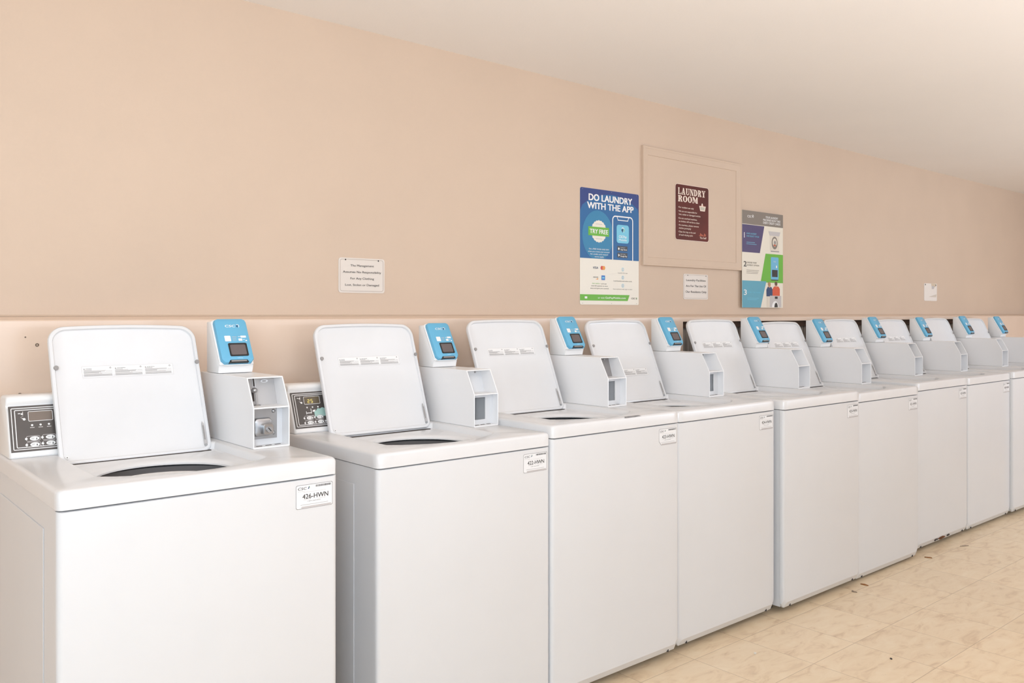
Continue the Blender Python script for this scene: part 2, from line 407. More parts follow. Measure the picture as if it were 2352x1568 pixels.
def m_warn():
    w, h = .236, .033; s = Sheet(w, h, .00015); s.slab(M_pw, .0003)
    s.frame(0, w, 0, h, .0006, .001, M_inkl)
    for k, t in enumerate(('WARNING', 'AVERTISSEMENT', 'ADVERTENCIA')):
        x = .004+k*.078
        s.poly([(x, h-.009), (x+.003, h-.009), (x+.0015, h-.0062)], M_ink)
        s.text(t, x+.005, None, h-.0088, .0022, M_ink, 2, .01)
        s.disc(x+.067, h-.0062, .0024, M_inkg, n=12); s.disc(x+.067, h-.0067, .0012, M_pw, 2, n=10)
        if k: s.rect(x-.0022, x-.0019, .002, h-.002, M_inkl)
        rnd = random.Random(k)
        for j in range(9):
            z = h-.0115-j*.0021
            ln = .070 if j > 5 else (.02 if j == 0 else .03+.03*rnd.random())
            s.rect(x, x+ln, z, z+.0011, M_inkg if j % 4 != 1 else M_inkl)
            if j in (2, 4): s.rect(x+ln+.002, x+.071, z-.0002, z+.0009, M_inkl)
    return s.mesh('warning_label')
def m_console():
    b = MB(); x1 = .470
    pr = [(.618, T+.0005), (.4905, T+.0005), (.4885, T+.004), (.5315, 1.003), (.5370, 1.0065), (.5415, 1.012), (.5420, 1.018), (.5395, 1.024), (.5390, 1.030), (.5425, 1.036), (.550, 1.0395), (.604, 1.039), (.614, 1.034), (.618, 1.024)]
    def sec(x, ins):
        cy, cz = .57, .965; return [(x, y+(cy-y)*ins, z+(cz-z)*ins if z > T+.01 else z) for y, z in pr]
    b.loft([sec(.004, .10), sec(.005, .05), sec(.008, .015), sec(.013, 0), sec(x1-.006, 0), sec(x1, .04)], M_plast, True, True)
    return b.mesh('console', 40)
M_teal = mat('panel_teal', (170, 205, 196), .4)
M_digit = mat('digit_amber', (235, 215, 120), .4, emit=((240, 220, 110), .6))
M_lcdon = mat('display_window_lit', (104, 92, 74), .2)
def m_control(lit):
    w, h = .34, .118; s = Sheet(w, h, .0002); s.slab(M_panel, .001, .001)
    s.frame(.005, w-.005, .005, h-.005, .0019, .003, M_pw); s.frame(.0125, w-.0125, .0100, h-.0100, .0019, .003, M_pw)
    X = lambda u: u; Z = lambda v: h-v
    # tap and hand symbols
    s.rect(.0205, .026, Z(.0205), Z(.0185), M_pw); s.poly([(.026, Z(.0210)), (.0305, Z(.0175)), (.0305, Z(.0245))], M_pw); s.rect(.0305, .032, Z(.0235), Z(.0145), M_inkl)
    s.poly([(.0255, Z(.0300)), (.0320, Z(.0255)), (.0323, Z(.0262)), (.0258, Z(.0308))], M_inkl)
    s.disc(.0335, Z(.035), .0032, M_pw, n=12); s.rect(.028, .033, Z(.0335), Z(.032), M_pw)
    s.frame(.0425, .0985, Z(.0415), Z(.0155), .0012, .003, M_pw, 2); s.rect(.0437, .0973, Z(.0403), Z(.0167), M_lcdon if lit else M_lcd, 1, .002)
    if lit:
        def seg7(x, z, on):
            L, t = .0052, .0012
            for k, (x0, z0, x1, z1) in dict(a=(0, 2*L, L, 2*L), g=(0, L, L, L), d=(0, 0, L, 0), f=(0, L, 0, 2*L), b=(L, L, L, 2*L), e=(0, 0, 0, L), c=(L, 0, L, L)).items():
                if k in on: s.rect(x+x0-t/2, x+x1+t/2, z+z0-t/2, z+z1+t/2, M_digit, 3)
        seg7(.056, Z(.0365), 'abged'); seg7(.067, Z(.0365), 'afgcd')
    for x in (.050, .069, .088):
        s.disc(x, Z(.0515), .0026, M_pw, n=14)
        if not lit: s.rect(x-.005, x+.005, Z(.0585), Z(.0567), M_inkl)
    if lit:
        s.poly([(.072, Z(.083)), (.072, Z(.066)), (.080, Z(.063)), (.086, Z(.056)), (.094, Z(.058)), (.102, Z(.054)), (.112, Z(.058)), (.122, Z(.046)), (.125, Z(.018)), (.150, Z(.018)), (.150, Z(.083))], M_teal)
        s.rect(.044, .062, Z(.071), Z(.0685), M_pw, 2); s.rect(.044, .046, Z(.074), Z(.064), M_pw, 2); s.rect(.061, .063, Z(.072), Z(.056), M_pw, 2); s.poly([(.066, Z(.067)), (.074, Z(.067)), (.078, Z(.060)), (.068, Z(.0615))], M_pw, 3)
        s.rect(.044, .070, Z(.080), Z(.078), M_inkl, 2)
    for x, v in ((.0500, .086), (.0500, .1015), (.0860, .085), (.0860, .1005), (.122, .1000)):
        s.frame(x-.016, x+.016, Z(v+.0070), Z(v-.0072), .0011, .005, M_inkl, 2)
        s.disc(x-.0155, Z(v), .0030, M_pw, 3, n=12)
        s.disc(x+.003, Z(v), .0108, M_pw if x < .12 else M_teal, 3, n=20, rz=.0054)
        s.rect(x-.004, x+.003, Z(v-.001), Z(v-.0018), M_inkg, 4); s.rect(x-.004, x+.002, Z(v+.0014), Z(v+.0006), M_inkg, 4)
        s.poly([(x+.006, Z(v+.003)), (x+.009, Z(v+.003)), (x+.0078, Z(v-.003))], M_ink, 4)
    return s.mesh('control_panel')
BX0, BX1, BY, SY, SZ, BZ, BK = .520, .6235, .2441, .2865, .9965, 1.0757, .612
def m_coinbox(depth_u, depth_l):
    b = MB(); t = .0035; z0 = T+.0004
    side = [(BK, z0), (BY, z0), (BY, SZ), (SY, BZ), (BK, BZ)]
    b.prism(side, 'x', BX0, BX0+t, M_box, .0012, 1); b.prism(side, 'x', BX1-t, BX1, M_box, .0012, 1)
    i0, i1 = BX0+t-.001, BX1-t+.001
    b.box(i0, i1, SY+.002, BK-.001, BZ-.0035, BZ-.0003, M_box)
    b.box(i0, i1, BY+.0005, BK-.001, z0, z0+.004, M_box)
    b.box(i0, i1, BY+.001, BY+depth_l, SZ-.002, SZ+.0015, M_box)
    b.box(i0, i1, BK-.004, BK, z0, BZ-.001, M_box)
    for k in range(3):
        x = BX0+.024+k*.028; b.box(x-.008, x+.008, BY+.014+k*.004, BY+.020+k*.004, z0+.004, z0+.0046, M_seam_shade)
    return b.mesh('coin_box', 30)
M_cgrey = mat('recess_grey', (150, 145, 143), .5)
M_cplate = mat('coin_plate_grey', (190, 186, 184), .45)
def m_upper(kind):
    b = MB(); i0, i1 = BX0+.0036, BX1-.0036; m = {'mech': M_cplate, 'grey': M_cgrey, 'white': M_white}[kind]
    y0 = BY+.075; y1 = SY+.055
    b.prism([(y0, SZ+.0015), (y0-.003, SZ+.0015), (y1-.003, BZ-.0036), (y1, BZ-.0036)], 'x', i0, i1, m)
    def P(u, v, n): # on the sloping plate
        k = (v)/(BZ-SZ); return (i0+u, y0-.003+(y1-y0)*k-n, SZ+.0015+v)
    if kind == 'mech':
        # coin slot channel
        b.cyl(P(.036, .074, .0005), P(.036, .050, .0005), .0018, .0018, M_seam_shade, 8)
        for u in (.0325, .0395): b.cyl(P(u, .074, .001), P(u, .046, .001), .0008, .0008, M_pw, 6)
        b.cyl(P(.030, .034, .0005), P(.030, .010, .0005), .0030, .0025, M_seam_shade, 10); b.cyl(P(.027, .034, .001), P(.027, .008, .001), .0008, .0008, M_steel, 6)
        s = P(.066, .063, .0012)
        b.loft([[(s[0]+.011*math.cos(a), s[1]+.0008, s[2]+.0045*math.sin(a)) for a in [2*PI*i/20 for i in range(20)]], [(s[0]+.011*math.cos(a), s[1]-.0012, s[2]+.0045*math.sin(a)) for a in [2*PI*i/20 for i in range(20)]]], M_white, True, True)
        b.box(s[0]-.0055, s[0]+.0045, s[1]-.002, s[1]-.0011, s[2]-.0016, s[2]+.0014, M_inkg)
    elif kind == 'grey':
        b.box(i0+.012, i0+.015, y1-.02, y1-.012, SZ+.045, SZ+.072, M_white); b.box(i0+.016, i0+.020, y1-.017, y1-.006, SZ+.045, SZ+.072, M_seam_shade)
        b.cyl(P(.045, .066, 0), P(.045, .066, .002), .003, .003, M_grey, 10); b.dome(P(.07, .066, 0), (0, -1, 0), .005, .004, M_steel)
    else:
        b.cyl(P(.070, .066, 0), P(.070, .066, .002), .0035, .003, M_grey, 10)
    return b.mesh('coin_plate', 30)
def m_lower(kind):
    b = MB(); z0 = T+.0045; i0, i1 = BX0+.0036, BX1-.0036
    if kind == 'lock': 
        b.box(i0, i1-.016, BY+.038, BY+.041, z0+.016, SZ-.003, M_zinc); b.box(i0, i1, BY+.0405, BY+.043, z0, SZ-.003, M_white)
        b.dome((i1-.026, BY+.038, SZ-.014), (0, -1, 0), .0055, .004, M_steel); b.dome((i1-.026, BY+.038, z0+.030), (0, -1, 0), .0055, .004, M_steel)
    elif kind == 'open':
        b.box(i0, i1, BY+.12, BY+.122, z0, SZ-.003, M_zinc)
    elif kind == 'frame':
        b.box(i1-.030, i1, BY+.03, BY+.0335, z0, SZ-.003, M_white); b.box(i0, i1-.029, BY+.03, BY+.0335, z0, z0+.016, M_white); b.box(i0, i1-.029, BY+.03, BY+.0335, SZ-.013, SZ-.003, M_white)
    else:
        b.box(i0, i1, BY+.07, BY+.072, z0, SZ-.003, M_white)
    return b.mesh('vault_plate', 30)
def m_lock():
    b = MB(); cx, cz, y = BX0+.040, T+.053, BY+.038
    def sq(r, y, q): return [(x, y, z) for x, z in rrect(cx-r, cx+r, cz-r*.95, cz+r*.95, q)]
    b.loft([sq(.026, y, .010), sq(.026, y-.004, .010), sq(.024, y-.012, .010), sq(.020, y-.014, .008)], M_steel, False, True)
    def s2(r, y, q): return [(x, y, z) for x, z in rrect(cx+.006-r, cx+.006+r, cz-.004-r, cz-.004+r, q)]
    b.loft([s2(.0145, y-.013, .006), s2(.0145, y-.030, .006), s2(.0125, y-.032, .005)], M_steel, False, True)
    b.cyl((cx+.007, y-.031, cz-.004), (cx+.007, y-.036, cz-.004), .0085, .008, M_zinc, 20)
    t = bmesh.new(); bmesh.ops.create_cube(t, size=1)
    b.merge(t, M_dark, Matrix.Translation((cx+.007, y-.0362, cz-.004)) @ Matrix.Rotation(-.7, 4, 'Y') @ Matrix.Diagonal((.0022, .0008, .012, 1)))
    return b.mesh('lock', 30)
def m_knob():
    b = MB(); c = Vector((BX0+.0325, BY+.066, SZ+.042))
    b.cyl(c+Vector((0, .01, 0)), c, .003, .003, M_steel, 10); b.dome(c, (0, -1, 0), .0075, .007, M_steel); b.cyl(c+Vector((0, .004, 0)), c, .0075, .0075, M_steel, 18)
    b.cyl(c+Vector((.004, .004, 0)), (c.x+.004, BY+.060, SZ+.003), .0025, .0025, M_steel, 10); b.cyl((c.x+.004, BY+.058, SZ+.004), (c.x+.004, BY+.058, SZ+.0015), .008, .010, M_steel, 14)
    return b.mesh('return_knob', 30)
# card reader: slanted face from (FY0,FZ0) at the chin to (FY1,FZ1) at the top
FY0, FZ0, FY1, FZ1 = .4591, 1.1047, .5295, 1.2309
FA = math.atan2(FY1-FY0, FZ1-FZ0); FLn = math.hypot(FY1-FY0, FZ1-FZ0); FW = .1015
def m_housing():
    b = MB(); o = .010
    ny, nz = -math.cos(FA), math.sin(FA)
    a = (FY0-ny*o, FZ0-nz*o); c = (FY1-ny*o, FZ1-nz*o-.001)
    pr = [(.567, BZ+.0006), (.4775, BZ+.0006), (.4775, 1.101), a, (c[0]-.001, c[1]-.002), (.567, 1.222)]
    b.prism(pr, 'x', .5195, .6210, M_plast, .003, 2)
    # thin lip round the face plate
    R = []
    for k, (ins, n) in enumerate(((0, -.006), (-.0008, -.0005), (.002, .0015))):
        ring = []
        for x, v in rrect(ins, FW-ins, ins-.001, FLn-ins, .010, 4, (.02, .012, .012, .02)):
            ring.append((.5193+x, FY0+math.sin(FA)*v+(-ny)*(.008-n), FZ0+math.cos(FA)*v-nz*(.008-n)))
        R.append(ring)
    b.loft(R, M_plast, True, True)
    return b.mesh('card_reader', 30)
def m_face():
    b = MB(); R = []
    P = lambda ins, y: [(x, y, z) for x, z in [(.012+ins, .0+ins), (FW-.012-ins, .0+ins), (FW-.003-ins, .011+ins*.5), (FW-.003-ins, FLn-.014-ins), (FW-.006-ins, FLn-.006-ins), (FW-.014-ins, FLn-.002-ins), (.014+ins, FLn-.002-ins), (.006+ins, FLn-.006-ins), (.003+ins, FLn-.014-ins), (.003+ins, .011+ins*.5)]]
    b.loft([P(0, .006), P(0, -.002), P(.0015, -.006), P(.009, -.010)], M_blue, True, True)
    return b.mesh('faceplate', 25)
def m_screen():
    b = MB(); x0, x1, z0, z1 = .028, .083, .018, .060
    def r(i, y): return [(x, y, z) for x, z in rrect(x0+i, x1-i, z0+i, z1-i, .004)]
    b.loft([r(0, .001), r(0, -.0012), r(.001, -.0018), r(.0045, -.0014), r(.0050, -.0004)], M_dark, True)
    def q(i, y): return [(x, y, z) for x, z in rrect(x0+i, x1-i, z0+i, z1-i, .001)]
    b.loft([q(.0045, .0), q(.0048, -.0008)], M_scr, False, True)
    return b.mesh('screen', 30)
M_scr = mat('screen_glass', (104, 94, 94), .06, spec=.6)
def m_slot():
    b = MB()
    b.prism([(.0215, 0), (FW-.0215, 0), (FW-.026, .0075), (.026, .0075)], 'y', -.0098, .004, M_dark, .0006, 1)
    b.box(.028, FW-.028, -.0103, -.005, .0015, .0055, M_grey)
    return b.mesh('card_slot', 30)
def emblem(s, x, z, r, m1, m2, layer=2):
    s.ring(x, z, r, r*.28, m1, layer, -60, 130, 12)
    s.poly([(x-r*.9, z+r*.1), (x-r*.05, z-r*1.0), (x+r*.25, z+r*.55)], m2, layer)
M_navy = mat('print_navy', (38, 62, 104), .5)
M_green = mat('print_green', (104, 178, 48), .45)
def m_badge(which):
    s = Sheet(FW, FLn, .00025)
    if which == 'logo':
        s.text('CSC', .030, .060, .1120, .0075, M_pw, 1, .03, .15); emblem(s, .0675, .1155, .0055, M_pw, M_navy, 1)
    if which == 'instruction_print':
        s.rect(.022, .040, .066, .084, M_pw, 1, .002)
        for x0, x1, z0, z1 in ((.062, .072, .080, .0815), (.070, .086, .077, .0835), (.062, .073, .067, .0745), (.075, .081, .070, .0715), (.082, .087, .066, .069)): s.rect(x0, x1, z0, z1, M_pw, 1, .0006)
        s.rect(.044, .058, .079, .0805, M_inkl, 1); s.rect(.044, .056, .074, .0752, M_inkl, 1); s.rect(.044, .057, .069, .0702, M_inkl, 1)
    if which == 'caption': s.text('CSCPay', .048, .064, .0115, .002, M_pw, 1)
    return s.mesh(which)
def m_number(code, cut=False):
    w, h = .098, .058; s = Sheet(w, h, .00015)
    pts = [(.012, 0), (w-.004, 0), (w, .004), (w, h-.004), (w-.004, h), (.004, h), (0, h-.004), (0, .014)] if cut else rrect(0, w, 0, h, .004)
    s.slab(M_label, .0004, 0, pts)
    n = len(pts); c = (w/2, h/2)
    for i in range(n):
        a, d = pts[i], pts[(i+1) % n]; q = lambda p: (p[0]+(.0011 if p[0] < c[0] else -.0011), p[1]+(.0011 if p[1] < c[1] else -.0011))
        s.poly([a, d, q(d), q(a)], M_inkg)
    s.text('CSC', .0045, .027, h-.0120, .0062, M_ink, 1, .015, .2); s.poly([(.031, h-.011), (.034, h-.011), (.0355, h-.005), (.0345, h-.0045)], M_navy); s.ring(.0335, h-.0075, .003, .0008, M_green, 1, -40, 80, 5)
    s.text('ServiceWorks', .0045, .024, h-.0162, .0016, M_inkg, 1)
    x = .052; r = random.Random(int(code[:3]))
    while x < .0935:
        ww = r.choice((.0006, .0009, .0014)); s.rect(x, min(x+ww, .094), h-.0085, h-.0035, M_ink); x += ww+r.choice((.0006, .0008))
    s.rect(.019, .080, h-.0187, h-.0181, M_inkl); 
    s.text(code, .017, .086, h-.0345, .0115, M_ink, 1, .018)
    s.rect(.020, .039, h-.0375, h-.0368, M_inkl); s.rect(.058, .079, h-.0375, h-.0368, M_inkl)
    s.text('1-877-264-6622', .030, .065, h-.0420, .0022, M_ink, 1)
    s.rect(.012, .086, h-.0490, h-.0482, M_inkg); s.rect(.014, w-.004, .0015, .0055, M_inkl)
    return s.mesh('number_label')
M_foot = M_dark
def m_foot(hh):
    b = MB(); b.cyl((0, 0, 0), (0, 0, .009), .020, .018, M_foot, 16); b.cyl((0, 0, .009), (0, 0, hh), .006, .006, M_zinc, 10); return b.mesh('foot')
def m_bumper():
    b = MB(); b.cyl((0, .001, 0), (0, -.003, 0), .0062, .0058, M_grey, 18); return b.mesh('bumper')
def m_hinge():
    b = MB(); b.prism([(.0, .012), (.009, .012), (.006, .070), (.002, .078), (.000, .070)], 'y', -.0035, -.0012, M_cplate)
    b.box(.0015, .0045, -.0042, -.0030, .025, .066, M_inkg); b.cyl((.004, -.005, .010), (.004, -.001, .010), .004, .004, M_zinc, 12)
    return b.mesh('hinge_bracket')
def m_rivet():
    b = MB(); b.cyl((0, .001, 0), (0, -.0012, 0), .0045, .004, M_plast, 14); b.cyl((0, 0, 0), (0, -.0016, 0), .002, .002, M_grey, 8); return b.mesh('lid_screw')
M_rust = mat('rust', (112, 66, 30), .85, noise=.5, nscale=90)
def m_rust():
    b = MB()
    for cx, a, c in ((.30, .045, .008), (.225, .012, .006), (.245, .008, .004), (.385, .016, .006)):
        n = 18; r = random.Random(int(cx*1000)); pts = []
        for i in range(n):
            t = 2*PI*i/n; q = .7+.5*r.random(); pts.append((cx+a*q*math.cos(t), .0075-.0005, PB+.013+c*q*math.sin(t)))
        b.loft([[(x, .0075-(z-PB-.010)*.28, z) for x, y, z in pts], [(x, .0025-(z-PB-.010)*.28, z) for x, y, z in pts]], M_rust if a > .02 else M_seam_shade, True, True)
    return b.mesh('rust_patch')
M_scuff = mat('chip_grey', (140, 138, 138), .6, noise=.3, nscale=60)
def m_chip():
    b = MB(); b.prism([(.336, T-.0021), (.352, T-.0012), (.372, T-.0003), (.420, T-.0010), (.424, T-.0022), (.380, T-.0048), (.345, T-.0044)], 'y', -.0001, .0012, M_scuff); b.box(.345, .418, .0009, .0095, T-.002, T+.0004, M_scuff, .0003, 1)
    return b.mesh('paint_chip')

X0 = [.4198, 1.2100, 1.8450, 2.4900, 3.1480, 3.7880, 4.4730, 5.1180, 5.7500, 6.3870]
Y0 = [1.897, 1.966, 1.959, 1.972, 1.945, 1.960, 1.990, 1.992, 1.975, 1.980]
DZ = [.004, -.014, .008, .0045, .004, -.009, .001, -.003, .004, 0]
CODE = ['426-HWN', '422-HWN', '423-HWN', '424-HWN', '425-HWN', '421-HWN', '427-HWN', '428-HWN', None, None]
UP = ['mech', 'white', 'grey', 'white', 'white', 'white', 'grey', 'grey', 'white', 'white']
LO = ['lock', 'open', 'open', 'open', 'white', 'white', 'white', 'white', 'white', 'white']
LDZ = [-.003, .005, 0, 0, 0, 0, 0, 0, 0, 0]
LEAN = [22.5, 19.5, 22.0, 22.0, 22.0, 23.0, 22.5, 22.5, 23.0, 23.0]
LABEL = ['white open-lid washer tagged 426-HWN, nearest at the left edge, coin lock still fitted',
 'white open-lid washer tagged 422-HWN with a 25 showing on its console',
 'white open-lid washer tagged 423-HWN with a cut-off lower corner on its tag',
 'white open-lid washer tagged 424-HWN whose lid sticker sits low',
 'white open-lid washer tagged 425-HWN, standing slightly forward of the row',
 'white open-lid washer, sixth from the left, between 425-HWN and the rust-chipped one',
 'white open-lid washer with rusty chips along its bottom front edge',
 'white open-lid washer, eighth from the left, the last with its number tag in view',
 'white washer whose front is cut by the right edge of the photo, no tag visible',
 'farthest washer of the row, only its card reader, coin box and lid in view']
NOSTICK = (8, 9)
for i in range(10):
    dz = DZ[i]; root = empty('washing_machine', (X0[i], Y0[i], 0)); tag(root, LABEL[i], 'washing machine', 'white top-load coin washers in a row along the wall')
    L = (0, 0, dz)
    obj('front_panel', cached('front', m_front), root, L); obj('cabinet', cached('cab', m_cabinet), root, L)
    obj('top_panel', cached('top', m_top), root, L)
    tub = obj('tub', cached('tub', m_tub), root, L); obj('agitator', cached('agit', m_agit), tub)
    for fx, fy in ((.05, .11), (WW-.05, .11), (.05, DP-.06), (WW-.05, DP-.06)):
        obj('foot', cached('foot%.3f' % dz, lambda: m_foot(PB+.004+dz)), root, (fx, fy, 0))
    lid = obj('lid', cached('lid', m_lid), root, (.1060, .4461, .8692+dz+LDZ[i]), (-math.radians(LEAN[i]), 0, 0))
    obj('bumper', cached('bump', m_bumper), lid, (.0125, -.0005, .259)); obj('bumper', cached('bump', m_bumper), lid, (LW-.0075, -.0005, .262))
    obj('hinge_bracket', cached('hinge', m_hinge), lid, (LW-.020, .004, .008))
    obj('lid_screw', cached('rivet', m_rivet), lid, (.018, .001, .020))
    if i not in NOSTICK:
        zz = .230 if i != 3 else .118
        obj('warning_label', cached('warn', m_warn), lid, (.075, .0069 if zz > .22 else .0038, zz), (0, 0, 0))
    con = obj('console', cached('con', m_console), root, L)
    obj('control_panel', cached('ctl%d' % (i == 1), lambda: m_control(i == 1)), con, (.0080, .4937-.0018, .9040), (-math.atan2(.048, .122), 0, 0))
    box = obj('coin_box', cached('box'+LO[i], lambda: m_coinbox(.075, .075)), root, L)
    obj('coin_plate', cached('u'+UP[i], lambda: m_upper(UP[i])), box); obj('vault_plate', cached('l'+LO[i], lambda: m_lower(LO[i])), box)
    if LO[i] == 'open': obj('vault_frame', cached('lframe', lambda: m_lower('frame')), box)
    if i == 0:
        obj('lock', m_lock(), box); obj('return_knob', m_knob(), box)
    rd = obj('card_reader', cached('hous', m_housing), root, (0, 0, dz+.0002))
    FR = (-FA, 0, 0); FL0 = (.5193, FY0, FZ0)
    def onface(n, v=0): return (.5193, FY0+math.cos(FA)*-n+math.sin(FA)*v, FZ0+math.sin(FA)*n+math.cos(FA)*v)
    tag(obj('faceplate', cached('face', m_face), rd, onface(-.001), FR), 'light blue faceplate')
    obj('screen', cached('scr', m_screen), rd, onface(.0088), FR); obj('card_slot', cached('slot', m_slot), rd, onface(-.001), FR)
    for q in ('logo', 'instruction_print', 'caption'): obj(q, cached(q, lambda: m_badge(q)), rd, onface(.0092), FR)
    if CODE[i]: obj('number_label', m_number(CODE[i], i == 2), root, (.520, -.0005, .7735+dz))
    if i == 2: tag(obj('paint_chip', m_chip(), root, L), 'grey worn strip on the front edge of the top')
    if i == 6: tag(obj('rust_patch', m_rust(), root, L), 'brown rust chips on the bottom flange')

# ================================================================ SIGNS ON THE WALL
def place(name, s, x, z, y, label, cat, group=None):
    o = obj(name, s.mesh(name), None, (x, y, z)); return tag(o, label, cat, group)
M_cream = mat('sign_cream', (226, 216, 206), .35); M_edge = mat('sign_line', (160, 140, 124), .5)
def small_sign(lines, w, h, ws, vs, cap, sc):
    s = Sheet(w, h); s.slab(M_cream, .002, .010); s.frame(.006, w-.006, .006, h-.005, .0011, .009, M_edge)
    for t, wd, v in zip(lines, ws, vs): s.ctext(t, w/2+.001, h*(1-v)-cap/2, cap, M_ink, 2, .012, wd*w)
    for u in sc: s.disc(u*w, h*.945, .0028, M_ink, 3, 12)
    return s
place('notice_sign', small_sign(['The Management', 'Assumes No Responsibility', 'For Any Clothing', 'Lost, Stolen or Damaged'], .1975, .130, (.51, .83, .51, .735), (.215, .40, .585, .77), .0078, (.145, .86)),
      1.556, 1.328, YW-.0022, 'small cream sign reading The Management Assumes No Responsibility', 'sign')
place('notice_sign', small_sign(['Laundry Facilities', 'Are For The Use Of', 'Our Residents Only'], .210, .133, (.79, .82, .85), (.24, .47, .70), .0105, (.17, .91)),
      3.576, 1.326, YW-.0022, 'small cream sign reading Laundry Facilities Are For The Use Of Our Residents Only', 'sign')
# blank peeling plate
s = Sheet(.214, .130); s.slab(mat('plate_white', (240, 232, 224), .3), .003, .010)
s.poly([(.115, .130), (.200, .128), (.190, .108), (.150, .098), (.120, .112)], mat('peel_tan', (214, 196, 172), .7)); s.poly([(.122, .112), (.172, .110), (.160, .090), (.125, .088)], M_inkl, 2)
s.poly([(.070, .030), (.200, .028), (.208, .050), (.150, .042), (.100, .034)], mat('peel_grey', (214, 202, 188), .7))
s.disc(.018, .120, .006, M_ink, 3, 12); s.disc(.193, .118, .006, M_ink, 3, 12)
place('blank_plate', s, 6.402, 1.346, YW-.0032, 'small blank white plate with peeling corner, alone at the right of the wall', 'plate')

# framed panel
b = MB(); fx0, fx1, fz0, fz1 = 3.245, 4.082, 1.491, 2.087
def fr(i, y): return [(fx0+i, y, fz0+i), (fx1-i, y, fz0+i), (fx1-i, y, fz1-i), (fx0+i, y, fz1-i)]
b.loft([fr(0, YW+.001), fr(0, YW-.012), fr(.002, YW-.015), fr(.010, YW-.015), fr(.013, YW-.013), fr(.036, YW-.008), fr(.042, YW-.0065), fr(.044, YW-.002)], M_wall)
pan = empty('access_panel', ((fx0+fx1)/2, YW, fz0)); tag(pan, 'wall-coloured framed panel behind the brown laundry room sign', 'wall panel')
f = obj('frame_moulding', b.mesh('frame_moulding', 20)); f.parent = pan; f.location = (-pan.location.x, -pan.location.y, -pan.location.z)
b = MB(); b.box(fx0+.043, fx1-.043, YW-.003, YW+.001, fz0+.043, fz1-.043, M_wall)
f = obj('panel_board', b.mesh('panel_board')); f.parent = pan; f.location = (-pan.location.x, -pan.location.y, -pan.location.z)

# brown LAUNDRY ROOM sign with slab-serif lettering drawn stroke by stroke
M_brown = mat('sign_brown', (92, 32, 22), .5, spec=.3, noise=.25, nscale=6); M_cr2 = mat('sign_lettering', (238, 220, 204), .45); M_or = mat('sign_orange', (190, 100, 70), .5)
s = Sheet(.285, .292); s.slab(M_cr2, .002, .016); s.rect(.0025, .2825, .0025, .2895, M_brown, 1, .014)
def slab_letter(s, ch, x, z, w, h, m, ly=2):
    T_, t, f = w*.31, h*.10, h*.10     # thick stem, thin stroke, serif height
    R = lambda a, b_, c, d: s.rect(x+a, x+b_, z+c, z+d, m, ly)
    def diag(x0, z0, x1, z1, tw): s.poly([(x+x0, z+z0), (x+x0+tw, z+z0), (x+x1+tw, z+z1), (x+x1, z+z1)], m, ly)
    def arc(cx, cz, rx, rz, tx, tz, a0, a1, n=14):
        for i in range(n):
            A = math.radians(a0+(a1-a0)*i/n); B = math.radians(a0+(a1-a0)*(i+1)/n)
            s.poly([(x+cx+rx*math.cos(A), z+cz+rz*math.sin(A)), (x+cx+rx*math.cos(B), z+cz+rz*math.sin(B)), (x+cx+(rx-tx)*math.cos(B), z+cz+(rz-tz)*math.sin(B)), (x+cx+(rx-tx)*math.cos(A), z+cz+(rz-tz)*math.sin(A))], m, ly)
    if ch == 'L': R(.1*w, .1*w+T_, 0, h); R(0, .5*w, h-f, h); R(0, w, 0, f); R(w-.13*w, w, 0, h*.34)
    if ch == 'A': diag(.08*w, f, .40*w, h, .13*w); diag(.58*w, f, .32*w, h, T_); R(.25*w, .75*w, h*.28, h*.28+t); R(0, .38*w, 0, f); R(.50*w, w, 0, f)
    if ch == 'U': R(.1*w, .1*w+T_, h*.3, h); R(.78*w, .90*w, h*.3, h); R(0, .46*w, h-f, h); R(.62*w, w, h-f, h); arc(.50*w, h*.3, .40*w, h*.3, .2*w, t*1.2, 180, 360)
    if ch == 'N': R(.1*w, .22*w, 0, h); R(.80*w, .92*w, 0, h); diag(.64*w, 0, .10*w, h, T_*1.02); R(0, .36*w, 0, f); R(0, .34*w, h-f, h); R(.64*w, w, h-f, h)
    if ch == 'D': R(.1*w, .1*w+T_, 0, h); R(0, .45*w, 0, f); R(0, .45*w, h-f, h); arc(.40*w, h/2, .58*w, h/2, T_, f, -90, 90)
    if ch == 'R': R(.1*w, .1*w+T_, 0, h); R(0, .48*w, 0, f); R(0, .50*w, h-f, h); arc(.42*w, h*.74, .48*w, h*.26, T_, f, -90, 90); R(.3*w, .45*w, h*.48, h*.48+f); diag(.66*w, f, .44*w, h*.50, T_*.95); R(.62*w, w, 0, f)
    if ch == 'Y': R(.37*w, .37*w+T_, 0, h*.45); diag(.37*w, h*.42, .08*w, h, T_); diag(.50*w, h*.42, .80*w, h, .12*w); R(.2*w, .8*w, 0, f); R(-.02*w, .44*w, h-f, h); R(.62*w, 1.02*w, h-f, h)
    if ch == 'O': arc(.5*w, h/2, .5*w, h/2*1.02, T_, f, 0, 360, 28)
    if ch == 'M': R(.08*w, .17*w, 0, h); R(.72*w, .72*w+T_*.8, 0, h); diag(.40*w, h*.15, .08*w, h, T_*.85); diag(.42*w, h*.15, .76*w, h, .10*w); R(0, .28*w, 0, f); R(.62*w, w, 0, f); R(0, .28*w, h-f, h); R(.70*w, w, h-f, h)
def word(t, x0, x1, z, h):
    ws = [{'M': 1.25, 'L': .85}.get(c, 1) for c in t]; g = .09; tot = sum(ws)+g*(len(t)-1); u = (x1-x0)/tot; x = x0
    for c, w in zip(t, ws): slab_letter(s, c, x, z, w*u, h, M_cr2); x += (w+g)*u
W_s, H_s = .285, .292
word('LAUNDRY', .08*W_s, .89*W_s, H_s*(1-.185), H_s*.118); word('ROOM', .08*W_s, .66*W_s, H_s*(1-.315), H_s*.112)
